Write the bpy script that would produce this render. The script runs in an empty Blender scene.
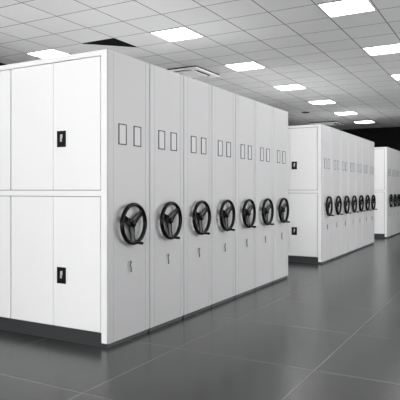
import bpy, bmesh, math
from mathutils import Vector, Matrix

S = bpy.context.scene
COL = S.collection
EYE = 1.27
YAW = math.radians(29.23)
FX = -2.806                      # plane of all the end panels along the aisle
UW = 0.590                       # depth of one mobile unit
HT = 2.40
CEIL = 3.52
TX, TY = 0.613, 0.590            # ceiling tile size
LX, LY = -4.20, 6.83             # centre of one lamp, the grid is laid out from it

# ------------------------------------------------------------------ materials
def mat(name, col, rough=0.5, metal=0.0, noise=0.0, nscale=4.0, bump=0.0, bscale=300, spec=0.5):
    m = bpy.data.materials.new(name); m.use_nodes = True
    nt = m.node_tree; b = nt.nodes['Principled BSDF']
    b.inputs['Base Color'].default_value = (*col, 1)
    b.inputs['Roughness'].default_value = rough
    b.inputs['Metallic'].default_value = metal
    b.inputs['Specular IOR Level'].default_value = spec
    tc = nt.nodes.new('ShaderNodeTexCoord')
    if noise > 0:
        n = nt.nodes.new('ShaderNodeTexNoise'); n.inputs['Scale'].default_value = nscale
        n.inputs['Detail'].default_value = 4
        r = nt.nodes.new('ShaderNodeValToRGB')
        r.color_ramp.elements[0].position = 0.3; r.color_ramp.elements[1].position = 0.7
        r.color_ramp.elements[0].color = (*[c * (1 - noise) for c in col], 1)
        r.color_ramp.elements[1].color = (*[min(1, c * (1 + noise)) for c in col], 1)
        nt.links.new(tc.outputs['Object'], n.inputs['Vector'])
        nt.links.new(n.outputs['Fac'], r.inputs['Fac'])
        nt.links.new(r.outputs['Color'], b.inputs['Base Color'])
    if bump > 0:
        n = nt.nodes.new('ShaderNodeTexNoise'); n.inputs['Scale'].default_value = bscale
        bp = nt.nodes.new('ShaderNodeBump'); bp.inputs['Strength'].default_value = bump
        bp.inputs['Distance'].default_value = 0.001
        nt.links.new(tc.outputs['Object'], n.inputs['Vector'])
        nt.links.new(n.outputs['Fac'], bp.inputs['Height'])
        nt.links.new(bp.outputs['Normal'], b.inputs['Normal'])
    return m

def grid_mat(name, base, line, px, py, ox, oy, wid, rough, noise, nscale, spec=0.5, vary=0.06):
    """tiles px x py with joints of width wid, starting from (ox, oy), in object (= room) coordinates"""
    m = bpy.data.materials.new(name); m.use_nodes = True
    nt = m.node_tree; L = nt.links; N = nt.nodes.new; b = nt.nodes['Principled BSDF']
    b.inputs['Roughness'].default_value = rough
    b.inputs['Specular IOR Level'].default_value = spec
    tc = N('ShaderNodeTexCoord'); sp = N('ShaderNodeSeparateXYZ'); L.new(tc.outputs['Object'], sp.inputs[0])
    def math_(op, a, bv=None, c=None):
        n = N('ShaderNodeMath'); n.operation = op
        for i, v in enumerate((a, bv, c)):
            if v is None: continue
            if isinstance(v, (int, float)): n.inputs[i].default_value = v
            else: L.new(v, n.inputs[i])
        return n.outputs[0]
    masks, cells = [], []
    for out, p, o in ((sp.outputs[0], px, ox), (sp.outputs[1], py, oy)):
        t = math_('DIVIDE', math_('SUBTRACT', out, o), p)
        fr = math_('FRACT', t); cells.append(math_('FLOOR', t))
        d = math_('MINIMUM', fr, math_('SUBTRACT', 1.0, fr))
        masks.append(math_('LESS_THAN', d, wid / p / 2))
    mask = math_('MAXIMUM', masks[0], masks[1])
    cb = N('ShaderNodeCombineXYZ'); L.new(cells[0], cb.inputs[0]); L.new(cells[1], cb.inputs[1])
    wn = N('ShaderNodeTexWhiteNoise'); L.new(cb.outputs[0], wn.inputs['Vector'])
    n = N('ShaderNodeTexNoise'); n.inputs['Scale'].default_value = nscale; n.inputs['Detail'].default_value = 5
    L.new(tc.outputs['Object'], n.inputs['Vector'])
    k = math_('ADD', math_('MULTIPLY', math_('SUBTRACT', wn.outputs['Value'], 0.5), vary),
              math_('MULTIPLY', math_('SUBTRACT', n.outputs['Fac'], 0.5), noise))
    k = math_('ADD', k, 1.0)
    vm = N('ShaderNodeVectorMath'); vm.operation = 'SCALE'; vm.inputs[0].default_value = base
    L.new(k, vm.inputs['Scale'])
    mx = N('ShaderNodeMix'); mx.data_type = 'RGBA'
    L.new(mask, mx.inputs['Factor']); L.new(vm.outputs[0], mx.inputs['A'])
    mx.inputs['B'].default_value = (*line, 1)
    L.new(mx.outputs['Result'], b.inputs['Base Color'])
    return m

M = {}
M['paint'] = mat('white_powder_coat', (0.90, 0.90, 0.90), 0.42, bump=0.05)
M['panel'] = mat('pale_grey_powder_coat', (0.385, 0.385, 0.39), 0.45, bump=0.05)
M['base'] = mat('charcoal_plinth', (0.035, 0.037, 0.04), 0.6)
M['black'] = mat('black_moulded_plastic', (0.002, 0.002, 0.002), 0.16, spec=0.13)
M['blackm'] = mat('matte_black_plastic', (0.006, 0.006, 0.006), 0.5, spec=0.2)
M['steel'] = mat('brushed_steel', (0.55, 0.55, 0.55), 0.3, 1.0)
M['silver'] = mat('silver_painted_metal', (0.6, 0.6, 0.6), 0.4)
M['darkmetal'] = mat('dark_metal', (0.10, 0.10, 0.10), 0.4, 0.6)
M['gapshade'] = mat('dark_door_gap_shade', (0.06, 0.06, 0.06), 0.8)  # dark tone for the shade in the door gaps
M['outline'] = mat('dark_grey_label_frame', (0.02, 0.02, 0.02), 0.6, spec=0.2)
M['card'] = mat('blank_label_card', (0.43, 0.43, 0.435), 0.5)
M['ceil'] = grid_mat('mineral_ceiling_tiles', (0.63, 0.63, 0.63), (0.17, 0.17, 0.17), TX, TY, LX - TX / 2, LY - TY / 2, 0.016, 0.9, 0.10, 60, 0.2, 0.07)
M['floor'] = grid_mat('dark_grey_stone_tiles', (0.042, 0.044, 0.043), (0.16, 0.16, 0.16), 1.132, 1.132, -2.334, 0.4, 0.006, 0.24, 0.35, 6, 0.35, 0.06)
M['wall'] = mat('white_plaster', (0.72, 0.72, 0.72), 0.9, noise=0.02)
M['dwall'] = mat('black_painted_plaster', (0.006, 0.006, 0.006), 0.95, noise=0.1, spec=0.1)
M['gwall'] = mat('dark_grey_plaster', (0.12, 0.12, 0.12), 0.9, noise=0.05)
M['acwhite'] = mat('white_plastic', (0.85, 0.85, 0.85), 0.4)
M['slot'] = mat('black_slot', (0.006, 0.006, 0.006), 0.9, spec=0.05)
M['lampframe'] = mat('grey_lamp_trim', (0.5, 0.5, 0.5), 0.6)
M['trim'] = mat('white_aluminium_trim', (0.8, 0.8, 0.8), 0.5)
m = bpy.data.materials.new('lamp_diffuser'); m.use_nodes = True
b = m.node_tree.nodes['Principled BSDF']
b.inputs['Base Color'].default_value = (0.9, 0.9, 0.9, 1)
b.inputs['Emission Color'].default_value = (1, 1, 1, 1)
b.inputs['Emission Strength'].default_value = 7.0
M['lamp'] = m

# ------------------------------------------------------------------ mesh helpers
def box(bm, lo, hi, bev=0.0):
    r = bmesh.ops.create_cube(bm, size=1)
    vs = r['verts']
    for v in vs:
        v.co = Vector([lo[i] + (v.co[i] + 0.5) * (hi[i] - lo[i]) for i in range(3)])
    if bev > 0:
        es = list({e for v in vs for e in v.link_edges})
        bmesh.ops.bevel(bm, geom=es, offset=bev, segments=2, profile=0.5, affect='EDGES')

def cyl(bm, a, b_, r0, r1=None, seg=20):
    a, b_ = Vector(a), Vector(b_); r1 = r0 if r1 is None else r1
    ax = (b_ - a); ln = ax.length
    q = Vector((0, 0, 1)).rotation_difference(ax.normalized()).to_matrix().to_4x4()
    bmesh.ops.create_cone(bm, cap_ends=True, segments=seg, radius1=r0, radius2=r1, depth=ln,
                          matrix=Matrix.Translation((a + b_) / 2) @ q)

def lathe(bm, prof, seg=32):
    """profile of (x along the axis, radius), turned about the X axis"""
    rings = []
    for x, r in prof:
        if r < 1e-6: rings.append([bm.verts.new((x, 0, 0))])
        else: rings.append([bm.verts.new((x, r * math.cos(2 * math.pi * k / seg), r * math.sin(2 * math.pi * k / seg))) for k in range(seg)])
    for A, B in zip(rings, rings[1:]):
        for k in range(seg):
            k2 = (k + 1) % seg
            f = [A[k % len(A)], B[k % len(B)], B[k2 % len(B)], A[k2 % len(A)]]
            u = []
            for v in f:
                if v not in u: u.append(v)
            if len(u) > 2: bm.faces.new(u)

def obj(name, bm, material, parent=None, smooth=None, loc=(0, 0, 0)):
    bmesh.ops.recalc_face_normals(bm, faces=bm.faces[:])
    me = bpy.data.meshes.new(name); bm.to_mesh(me); bm.free()
    me.materials.append(material)
    if smooth:
        for p in me.polygons: p.use_smooth = True
        me.set_sharp_from_angle(angle=math.radians(smooth))
    o = bpy.data.objects.new(name, me); COL.objects.link(o)
    o.location = loc
    if parent: o.parent = parent
    return o

def thing(name, label, cat, loc, group=None):
    o = bpy.data.objects.new(name, None); COL.objects.link(o)
    o.empty_display_size = 0.1
    o.location = loc; o['label'] = label; o['category'] = cat
    if group: o['group'] = group
    return o

def dup(root, loc, label, group=None):
    def cp(o, par):
        c = o.copy(); COL.objects.link(c)
        if par: c.parent = par
        for ch in kids.get(o.name, []): cp(ch, c)
        return c
    kids = {}
    for o in list(COL.objects):
        if o.parent: kids.setdefault(o.parent.name, []).append(o)
    r = cp(root, None); r.location = loc; r['label'] = label
    if group: r['group'] = group
    return r

def struct(name, lo, hi, material):
    bm = bmesh.new(); box(bm, lo, hi)
    o = obj(name, bm, material); o['kind'] = 'structure'
    return o

# ------------------------------------------------------------------ room
RX0, RX1, RY0, RY1 = -9.6, 3.7, -4.2, 20.6
FO0, FOZ = -4.4, 2.4
struct('floor', (RX0, RY0, -0.1), (RX1, RY1, 0), M['floor'])
struct('ceiling', (RX0, RY0, CEIL), (RX1, RY1, CEIL + 0.1), M['ceil'])
struct('wall_left', (RX0 - 0.1, RY0, -0.1), (RX0, RY1 + 0.1, CEIL + 0.1), M['gwall'])
# unseen right wall; tall windows between piers are added to bring in daylight
ADDED_WIN = [(5.0 + i * 2.75, 7.6 + i * 2.75) for i in range(4)]
bm = bmesh.new()
box(bm, (RX1, RY0, -0.1), (RX1 + 0.12, RY1 + 0.1, 0.75))
box(bm, (RX1, RY0, 3.30), (RX1 + 0.12, RY1 + 0.1, CEIL + 0.1))
ys = [RY0] + [v for w_ in ADDED_WIN for v in w_] + [RY1 + 0.1]
for a_, b_ in zip(ys[0::2], ys[1::2]): box(bm, (RX1, a_, 0.75), (RX1 + 0.12, b_, 3.30))
obj('wall_right', bm, M['wall'])['kind'] = 'structure'
for i, (a_, b_) in enumerate(ADDED_WIN):
    bm = bmesh.new(); e = 0.05
    for lo, hi in (((a_, 0.75), (b_, 0.75 + e)), ((a_, 3.30 - e), (b_, 3.30)), ((a_, 0.75 + e), (a_ + e, 3.30 - e)), ((b_ - e, 0.75 + e), (b_, 3.30 - e)), (((a_ + b_) / 2 - e / 2, 0.75 + e), ((a_ + b_) / 2 + e / 2, 3.30 - e))):
        box(bm, (RX1 + 0.03, lo[0], lo[1]), (RX1 + 0.09, hi[0], hi[1]))
    obj('added_window_%d' % (i + 1), bm, M['trim'])['kind'] = 'structure'
struct('wall_back', (RX0, RY1, -0.1), (RX1, RY1 + 0.1, CEIL + 0.1), M['dwall'])

# unseen front wall, shaped for light: solid left part, opening added on the right
bm = bmesh.new()
box(bm, (RX0, RY0 - 0.12, -0.1), (FO0, RY0, CEIL + 0.1))
box(bm, (FO0, RY0 - 0.12, FOZ), (RX1, RY0, CEIL + 0.1))
obj('wall_front', bm, M['wall'])['kind'] = 'structure'

# ------------------------------------------------------------------ shelving unit
# local frame: x = 0 the end panel's face (outwards +x), y = 0 near side, z = 0 floor
ET = 0.068                       # thickness of the end panel
NP = 4                           # pairs of doors along one side
LEAF = 0.513
GZ = 0.005
BL = NP * 2 * LEAF + 0.02        # length of the body

def panel_bm():
    bm = bmesh.new()
    w, g = UW - 0.004, 0.0034
    y0 = 0.002
    prof = [(y0, -0.014), (y0, -0.010), (y0 + 0.004, -0.003), (y0 + 0.012, 0.0), (y0 + 0.060, 0.0),
            (y0 + 0.064, -g), (y0 + 0.072, -g), (y0 + 0.076, -0.001),
            (w - 0.076, -0.001), (w - 0.072, -g), (w - 0.064, -g), (w - 0.060, 0.0),
            (w - 0.012, 0.0), (w - 0.004, -0.003), (w, -0.010), (w, -0.014)]
    z0, z1 = 0.035, HT
    lo = [bm.verts.new((x, y, z0)) for y, x in prof]
    hi = [bm.verts.new((x, y, z1)) for y, x in prof]
    n = len(prof)
    for i in range(n):
        j = (i + 1) % n
        bm.faces.new((lo[i], lo[j], hi[j], hi[i]))
    bm.faces.new(lo[::-1]); bm.faces.new(hi)
    return bm

def body_bm(front):
    bm = bmesh.new()
    x0, x1 = -ET - BL, -ET
    y0, y1 = 0.002, UW - 0.002
    if not front:
        box(bm, (x0, y0, 0.115), (x1, y1, HT))
    else:
        box(bm, (x0, y0 + 0.022, 0.115), (x1, y1, HT))            # carcass behind the doors
        box(bm, (x0, y0, HT - 0.042), (x1, y0 + 0.022, HT))        # top rail
        box(bm, (x0, y0, EYE - 0.052), (x1, y0 + 0.022, EYE - 0.004))   # middle rail
        box(bm, (x1 - 0.006, y0, 0.115), (x1, y0 + 0.022, HT))      # right stile
        box(bm, (x0, y0, 0.115), (x0 + 0.006, y0 + 0.022, HT))
    box(bm, (x1, y0, 0.035), (-0.014, y1, HT))                      # hollow upright behind the grey end panel
    return bm

def add_wheel(t, cy):
    """hand wheel whose axle stands out of the end panel at height 0.985"""
    R0, X = 0.163, 0.040
    bm = bmesh.new()
    seg, sub = 56, 14
    rings = []
    for i in range(seg):
        a = 2 * math.pi * i / seg
        ring = []
        for j in range(sub):
            p = 2 * math.pi * j / sub
            r = R0 + 0.0165 * math.cos(p); x = X + 0.019 * math.sin(p)
            ring.append(bm.verts.new((x, r * math.cos(a), r * math.sin(a))))
        rings.append(ring)
    for i in range(seg):
        for j in range(sub):
            bm.faces.new((rings[i][j], rings[(i + 1) % seg][j], rings[(i + 1) % seg][(j + 1) % sub], rings[i][(j + 1) % sub]))
    w = obj('handwheel', bm, M['black'], t, 60, (0, cy, 0.985))
    w['label'] = 'black three-spoked handwheel'
    bm = bmesh.new()
    lathe(bm, [(0.0, 0.0), (0.0, 0.034), (0.008, 0.034), (0.010, 0.026), (0.014, 0.026), (0.015, 0.044), (0.030, 0.040), (0.033, 0.028), (0.046, 0.026), (0.052, 0.018), (0.054, 0.0)])
    h = obj('hub', bm, M['black'], w, 40)
    for ang in (38, 158, 268):
        bm = bmesh.new()
        d = Vector((0, math.cos(math.radians(ang)), math.sin(math.radians(ang))))
        s = Vector((0, -d.z, d.y))
        secs = []
        for f, wd, x, th in ((0.015, 0.034, 0.022, 0.009), (0.045, 0.034, 0.023, 0.009), (0.085, 0.026, 0.028, 0.008),
                             (0.125, 0.026, 0.034, 0.007), (0.146, 0.036, 0.039, 0.007), (0.160, 0.046, 0.040, 0.006)):
            c = d * f + Vector((x, 0, 0))
            sec = []
            for sx, sn in ((-1, -1), (-1, 1), (0.5, 1), (1, 0.62), (1, -0.62), (0.5, -1)):
                sec.append(bm.verts.new(c + s * wd * sn + Vector((th * sx, 0, 0))))
            secs.append(sec)
        for A, B in zip(secs, secs[1:]):
            for k in range(6):
                bm.faces.new((A[k], A[(k + 1) % 6], B[(k + 1) % 6], B[k]))
        bm.faces.new(secs[0]); bm.faces.new(secs[-1])
        obj('spoke', bm, M['black'], w, 35)
    bm = bmesh.new()
    a = math.radians(277)
    py, pz = R0 * math.cos(a), R0 * math.sin(a)
    lathe(bm, [(X, 0.0), (X, 0.007), (X + 0.022, 0.007), (X + 0.024, 0.010), (X + 0.055, 0.0125), (X + 0.074, 0.0125), (X + 0.080, 0.008), (X + 0.081, 0.0)], 18)
    for v in bm.verts: v.co += Vector((0, py, pz))
    obj('crank_grip', bm, M['black'], w, 40)

def add_lock(t, cy):
    bm = bmesh.new()
    lathe(bm, [(-0.003, 0.0), (-0.003, 0.012), (0.004, 0.012), (0.006, 0.009), (0.012, 0.008), (0.012, 0.0)], 20)
    k = obj('lock', bm, M['steel'], t, 40, (0, cy, 0.665))
    bm = bmesh.new()                                         # S-shaped key bow hanging below
    pts = [(0.014, 0.000, 0.004), (0.014, -0.001, -0.014), (0.014, -0.010, -0.028), (0.013, -0.004, -0.042), (0.013, 0.006, -0.054), (0.013, 0.001, -0.072), (0.013, 0.004, -0.084)]
    for p, q in zip(pts, pts[1:]): cyl(bm, p, q, 0.0052, seg=10)
    for p in pts: bmesh.ops.create_icosphere(bm, subdivisions=2, radius=0.0055, matrix=Matrix.Translation(p))
    obj('key', bm, M['darkmetal'], k, 60)

def make_unit(front):
    t = thing('mobile_shelving_unit', 'x', 'shelving unit', (0, 0, 0))
    bo = obj('body', body_bm(front), M['paint'], t)
    obj('end_panel', panel_bm(), M['panel'], t)
    bm = bmesh.new()
    box(bm, (-ET - BL + 0.03, 0.006, 0.0), (-ET, UW - 0.006, 0.115))
    box(bm, (-ET, 0.012, 0.0), (-0.012, UW - 0.012, 0.036))
    obj('base', bm, M['base'], t)
    for cy in (0.190, 0.400):
        bm = bmesh.new()
        hw, z0, z1, e = 0.053, 1.645, 1.818, 0.0075
        for lo, hi in (((cy - hw, z0), (cy - hw + e, z1)), ((cy + hw - e, z0), (cy + hw, z1)),
                       ((cy - hw + e, z0), (cy + hw - e, z0 + e)), ((cy - hw + e, z1 - e), (cy + hw - e, z1))):
            box(bm, (-0.002, lo[0], lo[1]), (0.004, hi[0], hi[1]))
        f = obj('label_holder', bm, M['outline'], t)
        bm = bmesh.new(); box(bm, (-0.002, cy - hw + e, z0 + e), (0.0012, cy + hw - e, z1 - e))
        obj('card', bm, M['card'], f)
    add_wheel(t, UW / 2)
    add_lock(t, UW / 2 - 0.005)
    if front:
        bm = bmesh.new()
        for z0, z1 in ((0.118, EYE - 0.052), (EYE - 0.004, HT - 0.042)):
            box(bm, (-ET - BL + 0.007, 0.0218, z0), (-ET - 0.006, 0.0244, z1))
        obj('door_gap_shade', bm, M['gapshade'], t)  # dark sheet added behind the doors, painting shade into their gaps
        for p in range(NP):
            xr = -ET - 0.010 - p * 2 * LEAF               # right edge of this pair
            for tier, (z0, z1) in enumerate(((0.118, EYE - 0.057), (EYE + 0.001, HT - 0.049))):
                for leaf in range(2):
                    a = xr - leaf * LEAF
                    x1 = a - (0.007 if leaf == 0 else 0.0022)
                    x0 = a - LEAF + (0.0022 if leaf == 0 else 0.007)
                    if p == 0 and leaf == 0: x1 = a - 0.005
                    bm = bmesh.new(); box(bm, (x0, 0.002, z0), (x1, 0.0215, z1), 0.0012)
                    d = obj('door', bm, M['paint'], t)
                    if leaf == 0:
                        hx = x0 + 0.043; hz = 1.632 if tier else 0.481
                        bm = bmesh.new()
                        # recessed pull: a rim round a shallow dark pocket
                        W, H, e = 0.098, 0.137, 0.011
                        box(bm, (hx, -0.002, hz), (hx + e, 0.003, hz + H), 0.001)
                        box(bm, (hx + W - e, -0.002, hz), (hx + W, 0.003, hz + H), 0.001)
                        box(bm, (hx + e, -0.002, hz), (hx + W - e, 0.003, hz + e), 0.001)
                        box(bm, (hx + e, -0.002, hz + H - e), (hx + W - e, 0.003, hz + H), 0.001)
                        box(bm, (hx + e, 0.0005, hz + e), (hx + W - e, 0.003, hz + H - e))
                        h = obj('handle', bm, M['blackm'], d)
                        h['label'] = 'black recessed latch handle'
                        bm = bmesh.new()
                        cx = hx + W * 0.5
                        box(bm, (cx - 0.008, -0.008, hz + 0.045), (cx + 0.006, 0.0005, hz + 0.105), 0.002)
                        box(bm, (cx + 0.000, -0.009, hz + 0.075), (cx + 0.016, -0.003, hz + 0.108), 0.002)
                        # a sub-part may not go one level deeper than the handle: it is a child of the door
                        lv = obj('latch_lever', bm, M['silver'], d)
    return t

ordw = ['first', 'second', 'third', 'fourth', 'fifth', 'sixth', 'seventh']
BY = [1.25 * 2.806, 9.29, 15.08]
blocks = ['near', 'middle', 'far']
unit_front = make_unit(True)
unit_plain = make_unit(False)
used_f = used_p = False
for bi, y0 in enumerate(BY):
    nun = 7 if bi < 2 else 5
    for k in range(nun):
        loc = (FX, y0 + k * (UW + (0.0015 if bi != 1 else 0.010)), 0)
        g = 'handwheel shelving units of the %s block' % blocks[bi]
        if k == 0:
            if bi == 0: lab = 'big white shelving unit with doors and latches, nearest unit of the near block'
            elif bi == 1: lab = 'white shelving unit with latched doors heading the middle block across the first gap'
            else: lab = 'white shelving unit with doors heading the small far block at right edge'
        elif k == nun - 1 and bi < 2:
            lab = 'last and deepest of the seven grey-ended handwheel units in the %s block' % blocks[bi]
        else:
            lab = 'narrow grey-ended handwheel shelving unit, %s from the front of the %s block' % (ordw[k], blocks[bi])
        if k == 0:
            if not used_f: t = unit_front; used_f = True; t.location = loc; t['label'] = lab; t['group'] = g
            else: t = dup(unit_front, loc, lab, g)
        else:
            if not used_p: t = unit_plain; used_p = True; t.location = loc; t['label'] = lab; t['group'] = g
            else: t = dup(unit_plain, loc, lab, g)

# ------------------------------------------------------------------ ceiling lamps
def make_lamp():
    t = thing('ceiling_light', 'x', 'light', (0, 0, 0), 'square panel lights in the ceiling')
    bm = bmesh.new()
    hx, hy, e = TX / 2 - 0.006, TY / 2 - 0.006, 0.024
    for lo, hi in (((-hx, -hy), (hx, -hy + e)), ((-hx, hy - e), (hx, hy)), ((-hx, -hy + e), (-hx + e, hy - e)), ((hx - e, -hy + e), (hx, hy - e))):
        box(bm, (lo[0], lo[1], -0.008), (hi[0], hi[1], 0.002))
    obj('frame', bm, M['lampframe'], t)
    bm = bmesh.new(); box(bm, (-hx + e, -hy + e, -0.005), (hx - e, hy - e, 0.002))
    obj('diffuser', bm, M['lamp'], t)
    return t
lamp = make_lamp(); first = True
DX, DY = 4 * TX, 4 * TY
rows = {0: (LX - DX, 'leftmost row'), 1: (LX, 'long row above the shelving'), 2: (LX + DX, 'row above the aisle'), 3: (LX + 2 * DX, 'rightmost row by the added windows')}
for r in range(4):
    x, rn = rows[r]
    for k in range(-3, 6):
        if r == 0 and k > 1: continue          # no lamps over the far left corner
        y = LY + k * DY
        if y < RY0 + 0.5: continue
        if k < 0: lab = 'square white panel light behind the view, %s in the %s' % (['first', 'second', 'third'][-k - 1], rn)
        elif r == 1: lab = 'square white panel light, %s from the camera in the long row' % ordw[k]
        elif r == 2 and k == 0: lab = 'largest square white panel light, cut by the top of the frame'
        elif r == 2: lab = 'square white panel light, %s in the row at the right edge' % ordw[k]
        elif r == 0 and k == 0: lab = 'square white panel light over the white doors, cut by the cabinet top'
        else: lab = 'square white panel light, %s in the %s' % (ordw[k], rn)
        if first: lamp.location = (x, y, CEIL); lamp['label'] = lab; first = False
        else: dup(lamp, (x, y, CEIL), lab)

# ------------------------------------------------------------------ air conditioning cassettes
def make_cassette():
    t = thing('ceiling_air_conditioner', 'x', 'air conditioner', (0, 0, 0), 'ceiling cassette air conditioners')
    H = 0.465
    bm = bmesh.new(); box(bm, (-H + 0.006, -H + 0.006, -0.024), (H - 0.006, H - 0.006, 0.002))
    obj('shadow_gap', bm, M['slot'], t)  # black box painting the shadow gap above the face panel
    bm = bmesh.new()
    # white face with four slot openings left free
    a, b_, s = 0.290, 0.385, 0.30                   # slot from a to b_, half length s
    z0, z1 = -0.048, -0.024
    box(bm, (-a, -a, z0 - 0.006), (a, a, z1), 0.004)
    for q in range(4):
        sub = bmesh.new()
        box(sub, (b_, -H, z0), (H, H - (H - b_) , z1), 0.002)
        box(sub, (a, s, z0), (b_, b_, z1)); box(sub, (a, -b_, z0), (b_, -s, z1))
        me = bpy.data.meshes.new('tmp'); sub.transform(Matrix.Rotation(q * math.pi / 2, 4, 'Z')); sub.to_mesh(me); sub.free()
        bm.from_mesh(me); bpy.data.meshes.remove(me)
    obj('face_panel', bm, M['acwhite'], t)
    for q in range(4):
        bm = bmesh.new()
        box(bm, (a + 0.026, -s + 0.01, z0 + 0.008), (a + 0.034, s - 0.01, z1))
        box(bm, (a + 0.050, -s + 0.01, z0 + 0.008), (a + 0.056, s - 0.01, z1))
        bm.transform(Matrix.Rotation(q * math.pi / 2, 4, 'Z'))
        obj('louvre', bm, M['slot'], t)
    bm = bmesh.new()
    for i in range(9):
        y = -0.16 + i * 0.04
        box(bm, (-0.18, y - 0.006, z0 - 0.010), (0.18, y + 0.006, z0 - 0.005))
    obj('intake_grille', bm, M['acwhite'], t)
    return t
ac = make_cassette(); ac.location = (-5.40, 9.15, CEIL)
ac['label'] = 'white square ceiling air conditioner with dark slots, above the near block top edge'
dup(ac, (-5.40, 18.35, CEIL), 'small distant ceiling air conditioner just above the middle block top')

# ------------------------------------------------------------------ dark ceiling vents
def make_vent():
    t = thing('ceiling_vent', 'x', 'vent', (0, 0, 0), 'black corner vents in the ceiling')
    hx, hy = TX / 2 - 0.004, TY / 2 - 0.004
    bm = bmesh.new()
    def prism(pts, z0, z1):
        lo = [bm.verts.new((x, y, z0)) for x, y in pts]; hi = [bm.verts.new((x, y, z1)) for x, y in pts]
        for i in range(len(pts)):
            j = (i + 1) % len(pts); bm.faces.new((lo[i], lo[j], hi[j], hi[i]))
        bm.faces.new(lo[::-1]); bm.faces.new(hi)
    prism([(hx, -hy), (hx, hy), (-hx, -hy)], -0.006, 0.002)
    obj('black_opening', bm, M['slot'], t)
    bm = bmesh.new()
    prism([(-hx, hy), (-hx, -hy), (hx, hy)], -0.012, 0.002)
    obj('cover_plate', bm, M['ceil_plain'], t)
    return t
M['ceil_plain'] = mat('pale_grey_vent_cover', (0.60, 0.60, 0.60), 0.8)
vent = make_vent(); vent.location = (LX - 2 * TX, LY, CEIL)
vent['label'] = 'black triangular ceiling vent above the near corner of the near block'
dup(vent, (LX - 6 * TX - 0.28, LY, CEIL), 'black triangular ceiling vent at the left edge above the white doors')

t = thing('ceiling_speaker', 'small round dark fitting in the ceiling above the gap behind the near block', 'speaker', (-5.17, 15.5, CEIL))
bm = bmesh.new(); cyl(bm, (0, 0, -0.014), (0, 0, 0.002), 0.10, 0.105, 32)
obj('grille', bm, M['slot'], t, 40)
bm = bmesh.new(); lathe(bm, [(0.0, 0.098), (0.0, 0.118), (-0.010, 0.116), (-0.014, 0.098), (0.0, 0.098)], 40)
bm.transform(Matrix.Rotation(-math.pi / 2, 4, 'Y'))
for v in bm.verts: v.co.z = -abs(v.co.z)
obj('ring', bm, M['darkmetal'], t, 40)

# ------------------------------------------------------------------ daylight through the added openings, camera
w = bpy.data.worlds.new('world'); S.world = w; w.use_nodes = True
bg = w.node_tree.nodes['Background']
# overcast sky above, slightly brighter lower half added to light the ceiling
nt = w.node_tree
tc = nt.nodes.new('ShaderNodeTexCoord'); sx = nt.nodes.new('ShaderNodeSeparateXYZ'); rp = nt.nodes.new('ShaderNodeValToRGB')
mr = nt.nodes.new('ShaderNodeMapRange'); mr.inputs['From Min'].default_value = -0.5; mr.inputs['From Max'].default_value = 0.5
nt.links.new(tc.outputs['Generated'], sx.inputs[0]); nt.links.new(sx.outputs[2], mr.inputs['Value'])
nt.links.new(mr.outputs[0], rp.inputs['Fac']); nt.links.new(rp.outputs['Color'], bg.inputs['Color'])
rp.color_ramp.elements[0].position = 0.46; rp.color_ramp.elements[0].color = (1, 1, 1, 1)
rp.color_ramp.elements[1].position = 0.54; rp.color_ramp.elements[1].color = (0.95, 0.95, 0.95, 1)
bg.inputs['Strength'].default_value = 3.9

cam = bpy.data.cameras.new('camera'); co = bpy.data.objects.new('camera', cam); COL.objects.link(co)
cam.sensor_width = 36; cam.lens = 554 / 400 * 36
cam.shift_y = -0.025
cam.clip_end = 100
co.location = (0, 0, EYE); co.rotation_euler = (math.pi / 2, 0, YAW)
S.camera = co

S.view_settings.view_transform = 'Standard'; S.view_settings.look = 'None'
S.view_settings.exposure = 1.02; S.view_settings.gamma = 1.0
S.view_settings.use_curve_mapping = False
